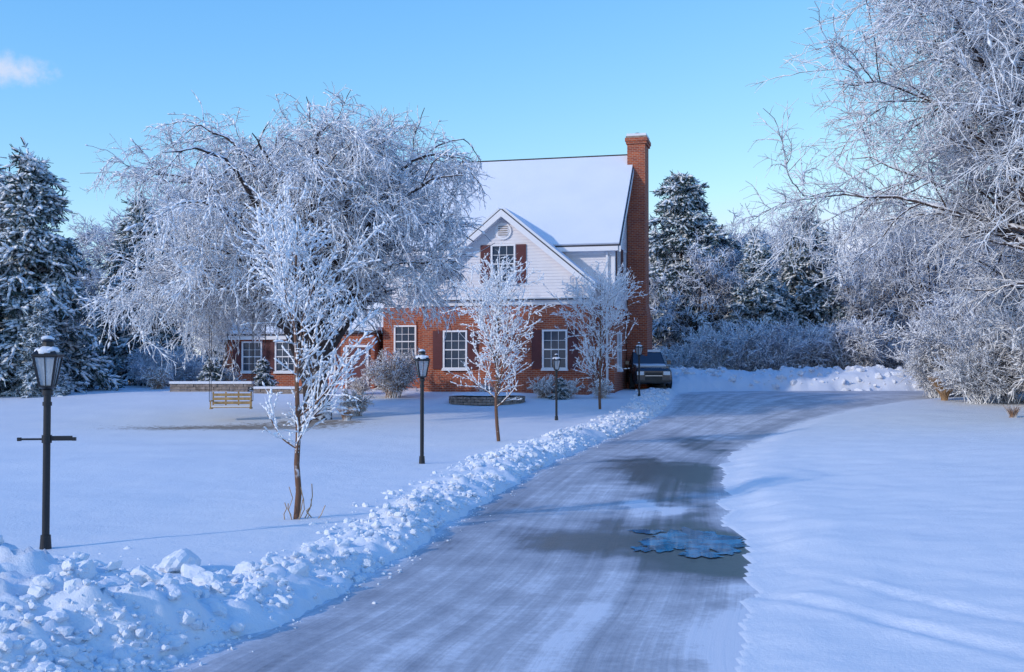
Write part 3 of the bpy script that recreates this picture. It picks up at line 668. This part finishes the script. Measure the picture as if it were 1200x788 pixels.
# ------------------------------------------------------------------ lamp posts
def lantern(name,x,y,h=2.22,bar=False,rz=0):
    root=empty(name,(x,y,gz(x,y)-.02),rz)
    p=MB();pz=h-.58
    p.cyl(0,0,-.4,pz,.038,.036,20,0);p.cyl(0,0,0,.16,.06,.05,20,0);p.cyl(0,0,pz-.05,pz,.052,.052,20,0);p.cyl(0,0,pz-.16,pz-.12,.046,.046,20,0)
    p.cyl(0,0,pz,pz+.035,.04,.085,20,0)
    if bar:
        p.cyl(0,0,h-1.12,h-1.04,.05,.05,20,0)
        p.box(-.27,.27,-.010,.010,h-1.092,h-1.072,0)
        p.box(-.0,.25,-.016,.016,h-1.098,h-1.05,0)
        for sx in(-1,1): p.box(sx*.27-.018,sx*.27+.018,-.018,.018,h-1.10,h-1.064,0)
    obj('post',p.mesh('post',[M_black],False),parent=root)
    c=MB();z0=pz+.035;z1=z0+.30;r0,r1=.085,.155
    q=math.pi/4
    for i in range(4):
        a=q+i*math.pi/2;b_=a+math.pi/2
        A=np.array([math.cos(a)*r0,math.sin(a)*r0,z0]);B=np.array([math.cos(a)*r1,math.sin(a)*r1,z1]);C=np.array([math.cos(b_)*r0,math.sin(b_)*r0,z0]);D=np.array([math.cos(b_)*r1,math.sin(b_)*r1,z1])
        t=.011
        for s0,s1 in((A,B),):
            c.prism([s0+(-t,-t,0),s0+(t,-t,0),s0+(t,t,0),s0+(-t,t,0)],s1-s0,0)
        for s0,s1,zz in((A,C,.012),(B,D,.014)):
            dv=(s1-s0)/np.linalg.norm(s1-s0);nn=np.array([-dv[1],dv[0],0])*t*.9
            c.prism([s0-nn,s0+nn,s0+nn+(0,0,zz),s0-nn+(0,0,zz)],s1-s0,0)
        s0=(A+C)/2;s1=(B+D)/2;c.prism([s0+(-.004,-.004,0),s0+(.004,-.004,0),s0+(.004,.004,0),s0+(-.004,.004,0)],s1-s0,0)
        k=.97;c.quad(A*(k,k,1),C*(k,k,1),D*(k,k,1),B*(k,k,1),1)
    for i in range(3):
        a=i*2.1;c.cyl(.03*math.cos(a),.03*math.sin(a),z0+.01,z0+.13,.010,.010,8,2)
    c.cyl(0,0,z1+.012,z1+.03,.185,.185,4,0,rot=q)
    c.cyl(0,0,z1+.03,z1+.115,.18,.07,4,0,rot=q);c.cyl(0,0,z1+.115,z1+.165,.06,.055,12,0);c.cyl(0,0,z1+.165,z1+.20,.075,.03,12,0);c.cyl(0,0,z1+.20,z1+.235,.014,.006,8,0)
    obj('lantern',c.mesh('lantern',[M_black,M_lglass,M_trim],False),parent=root)
    rr=RS(3);C=np.array([[0,0,z1+.065],[.04,-.03,z1+.07],[-.05,.0,z1+.065],[0,0,z1+.195],[.01,-.06,z1+.05]]);sz=np.array([.11,.08,.08,.06,.07])
    V,F=lumps(rr,C,sz,.5,.3,IV3,IF3)
    obj('snow_cap',mkmesh('snow_cap',[(V,F,0)],[M_snow]),parent=root)
lantern('lamp_post',-4.77,11.4,2.22,True,.12)
lantern('lamp_post.001',-1.70,21,2.2,False,.3)
lantern('lamp_post.002',1.44,36,2.2,False,.2)
lantern('lamp_post.003',5.12,44.7,2.25,False,.5)
# ------------------------------------------------------------------ car
cx,cy=6.2,48.6
car=empty('parked_car',(cx,cy,gz(cx,cy)+.0),math.radians(3));car.scale=(1,1,1.12)
b_=MB()
def loft(secs,m):
    k=len(secs[0]);V=np.array(secs).reshape(-1,3);F=[]
    for i in range(len(secs)-1):
        for j in range(k): F.append((i*k+j,i*k+(j+1)%k,(i+1)*k+(j+1)%k,(i+1)*k+j))
    b_.p.append((V,F,m));b_.p.append((np.array(secs[0]),[tuple(range(k-1,-1,-1))],m));b_.p.append((np.array(secs[-1]),[tuple(range(k))],m))
def sec(y,w0,zl,zh,ins=.12): return [(-w0+.06,y,zl),(w0-.06,y,zl),(w0,y,zl+.12),(w0,y,zh-.14),(w0-ins,y,zh),(-w0+ins,y,zh),(-w0,y,zh-.14),(-w0,y,zl+.12)]
loft([sec(0,.72,.28,.72),sec(.12,.82,.22,.82),sec(.6,.88,.2,.90),sec(1.35,.9,.2,.97),sec(3.6,.9,.2,.99),sec(4.2,.86,.24,.95),sec(4.45,.78,.3,.85)],0)
def csec(y,w0,z0,w1,z1): return [(-w0,y,z0),(w0,y,z0),(w1,y,z1),(-w1,y,z1)]
loft([csec(1.2,.78,.93,.74,.96),csec(1.75,.8,.95,.64,1.48),csec(3.5,.8,.95,.64,1.50),csec(4.15,.76,.93,.7,1.0)],1)
for sx in(-1,1): b_.prism([(sx*.77,1.19,.95),(sx*.72,1.19,.97),(sx*.60,1.74,1.50),(sx*.66,1.74,1.48)],(0,.03,0),0)
b_.prism([(-.62,1.73,1.485),(.62,1.73,1.485),(.62,3.55,1.505),(-.62,3.55,1.505)],(0,0,.09),3)
b_.prism([(-.66,.55,.895),(.66,.55,.895),(.70,1.18,.965),(-.70,1.18,.965)],(0,0,.04),3)
for sx in(-1,1):
    b_.box(sx*.58-.15,sx*.58+.15,-.03,.1,.56,.70,4)
    b_.box(sx*.95-.08,sx*.95+.08,1.35,1.5,.98,1.12,0)
b_.box(-.38,.38,-.015,.05,.36,.66,5);b_.box(-.38,.38,-.03,-.016,.52,.54,6);b_.box(-.74,.74,-.05,.08,.27,.35,5)
for sx in(-1,1):
    for yy in(.85,3.6):
        k=20;an=np.arange(k)/k*2*math.pi;pts=[(sx*.93,yy+.32*math.cos(t),.32+.32*math.sin(t)) for t in an];b_.prism(pts,(-sx*.2,0,0),2)
        pts=[(sx*.938,yy+.19*math.cos(t),.32+.19*math.sin(t)) for t in an];b_.prism(pts,(-sx*.05,0,0),6)
obj('car_body',b_.mesh('car_body',[M_carpaint,M_glass,M_tyre,M_snow,M_lens,M_black,M_chrome],False),parent=car)
# ------------------------------------------------------------------ garden items
def planter(name,x,y,R,h,arc=2*math.pi,a0=0):
    root=empty(name,(x,y,gz(x,y)));p=MB();n=int(arc*R/.3);rng=RS(9)
    for row in range(3):
        for i in range(n):
            a=a0+(i+.5*(row%2))/n*arc;da=arc/n*.47;ro=R+rng.uniform(-.02,.03);ri=R-.28;z0=h*row/3-.04;z1=z0+h/3-.012
            pts=[(ro*math.cos(a-da),ro*math.sin(a-da),z0),(ro*math.cos(a+da),ro*math.sin(a+da),z0),(ri*math.cos(a+da),ri*math.sin(a+da),z0),(ri*math.cos(a-da),ri*math.sin(a-da),z0)]
            p.prism(pts,(0,0,z1-z0),0)
    obj('stones',p.mesh('stones',[M_stone]),parent=root)
    k=60;rr=np.linspace(0,R-.02,10);V=[]
    for j,q in enumerate(rr):
        for i in range(k):
            a=i/k*2*math.pi;V.append((q*math.cos(a),q*math.sin(a),h+.12*math.sqrt(max(0,1-(q/R)**4))-.04+.03*float(vn(q*math.cos(a)*2,q*math.sin(a)*2,3))))
    F=[(j*k+i,j*k+(i+1)%k,(j+1)*k+(i+1)%k,(j+1)*k+i) for j in range(9) for i in range(k)]
    obj('snow_top',mkmesh('snow_top',[(V,F,0)],[M_snow]),parent=root)
planter('stone_planter',-.95,42.6,1.45,.30)
ws=empty('stone_garden_wall',(-13.0,47.6,gz(-13,47.6)),.03);p=MB();rng=RS(4)
for row in range(3):
    x=-1.6
    while x<1.7:
        l=rng.uniform(.25,.45);p.box(x,x+l-.015,-.2+rng.uniform(-.02,.02),.2,-.05+row*.12,-.05+row*.12+.108,0);x+=l
p.box(-1.62,1.9,-.24,.22,.315,.42,1);obj('courses',p.mesh('courses',[M_stone,M_snow]),parent=ws)
ws=empty('stone_garden_wall.001',(-9.6,46.6,gz(-9.6,46.6)),-.05);p=MB()
for row in range(2):
    x=-1.2
    while x<1.6:
        l=rng.uniform(.25,.45);p.box(x,x+l-.015,-.2+rng.uniform(-.02,.02),.2,-.05+row*.12,-.05+row*.12+.108,0);x+=l
p.box(-1.22,1.8,-.24,.22,.195,.29,1);obj('courses',p.mesh('courses',[M_stone,M_snow]),parent=ws)
sw=empty('porch_swing',(-9.0,35.6,gz(-9,35.6)),.15);p=MB()
for j in range(5): p.box(-.62,.62,-.25+j*.11,-.16+j*.11,.42,.445,0)
for j in range(3): p.box(-.62,.62,.30,.32,.52+j*.13,.61+j*.13,0)
for sx in(-.6,-.2,.2,.6): p.box(sx-.025,sx+.025,.322,.345,.40,.92,0)
for sx in(-.62,.62): p.box(sx-.025,sx+.025,-.24,.3,.62,.655,0);p.box(sx-.022,sx+.022,-.22,-.18,.4,.62,0);p.box(sx-.03,sx+.03,-.27,.33,.38,.418,0)
p.box(-.6,.6,-.22,.26,.447,.49,1)
for sx in(-.66,.66):
    p.cyl(sx,-.2,.62,3.6,.009,.009,6,2);p.cyl(sx,.28,.62,3.6,.009,.009,6,2)
obj('bench',p.mesh('bench',[M_wood,M_snow,M_black]),parent=sw)
# ------------------------------------------------------------------ light, sky, camera
EL_,AZ=23,math.radians(236)
sd=Vector((math.sin(AZ)*math.cos(math.radians(EL_)),math.cos(AZ)*math.cos(math.radians(EL_)),math.sin(math.radians(EL_))))
L=bpy.data.lights.new('sun','SUN');L.energy=2.0;L.angle=math.radians(1.2);L.color=(1,.93,.86)
so=bpy.data.objects.new('sun',L);link(so);so.rotation_euler=sd.to_track_quat('Z','Y').to_euler()
W=bpy.data.worlds.new('World');scene.world=W;W.use_nodes=True;nt=W.node_tree
bg=nt.nodes['Background'];sky=N(nt,'ShaderNodeTexSky',sky_type='NISHITA');sky.sun_disc=False
sky.sun_elevation=math.radians(EL_);sky.sun_rotation=AZ;sky.air_density=1.0;sky.dust_density=.4;sky.ozone_density=1.2
sp=N(nt,'ShaderNodeSeparateColor');nt.links.new(sky.outputs[0],sp.inputs[0]);cc=N(nt,'ShaderNodeCombineColor')
for i,(ex,k) in enumerate(((1.35,.70),(.85,1.62),(.25,4.9))):
    nt.links.new(mathn(nt,'MINIMUM',mathn(nt,'MULTIPLY',mathn(nt,'POWER',mathn(nt,'MAXIMUM',sp.outputs[i],.001),ex),k),(6.,6.5,8.)[i]),cc.inputs[i])
tc=N(nt,'ShaderNodeTexCoord');G=tc.outputs['Generated']
mp=N(nt,'ShaderNodeVectorMath',operation='SUBTRACT');nt.links.new(G,mp.inputs[0]);cd=Vector((-.472,1,.27)).normalized();mp.inputs[1].default_value=cd
sc_=N(nt,'ShaderNodeVectorMath',operation='MULTIPLY');nt.links.new(mp.outputs[0],sc_.inputs[0]);sc_.inputs[1].default_value=(20,20,60)
ln=N(nt,'ShaderNodeVectorMath',operation='LENGTH');nt.links.new(sc_.outputs[0],ln.inputs[0])
nz=noise(nt,G,30,6,.6)
f=mapr(nt,mathn(nt,'ADD',ln.outputs['Value'],mathn(nt,'MULTIPLY',mathn(nt,'SUBTRACT',nz,.5),2.2)),1.0,.2,0,.6,True)
c=mixc(nt,f,cc.outputs[0],(6.2,5.9,6.6))
nt.links.new(c,bg.inputs['Color']);bg.inputs['Strength'].default_value=.145
cam=bpy.data.cameras.new('camera');cam.lens=39;cam.sensor_width=36;cam.clip_end=3000;cam.clip_start=.1
co=bpy.data.objects.new('camera',cam);link(co);co.location=(0,0,2.0);co.rotation_euler=(math.radians(91.59),0,0);scene.camera=co
scene.view_settings.view_transform='Standard';scene.view_settings.look='None';scene.view_settings.exposure=0
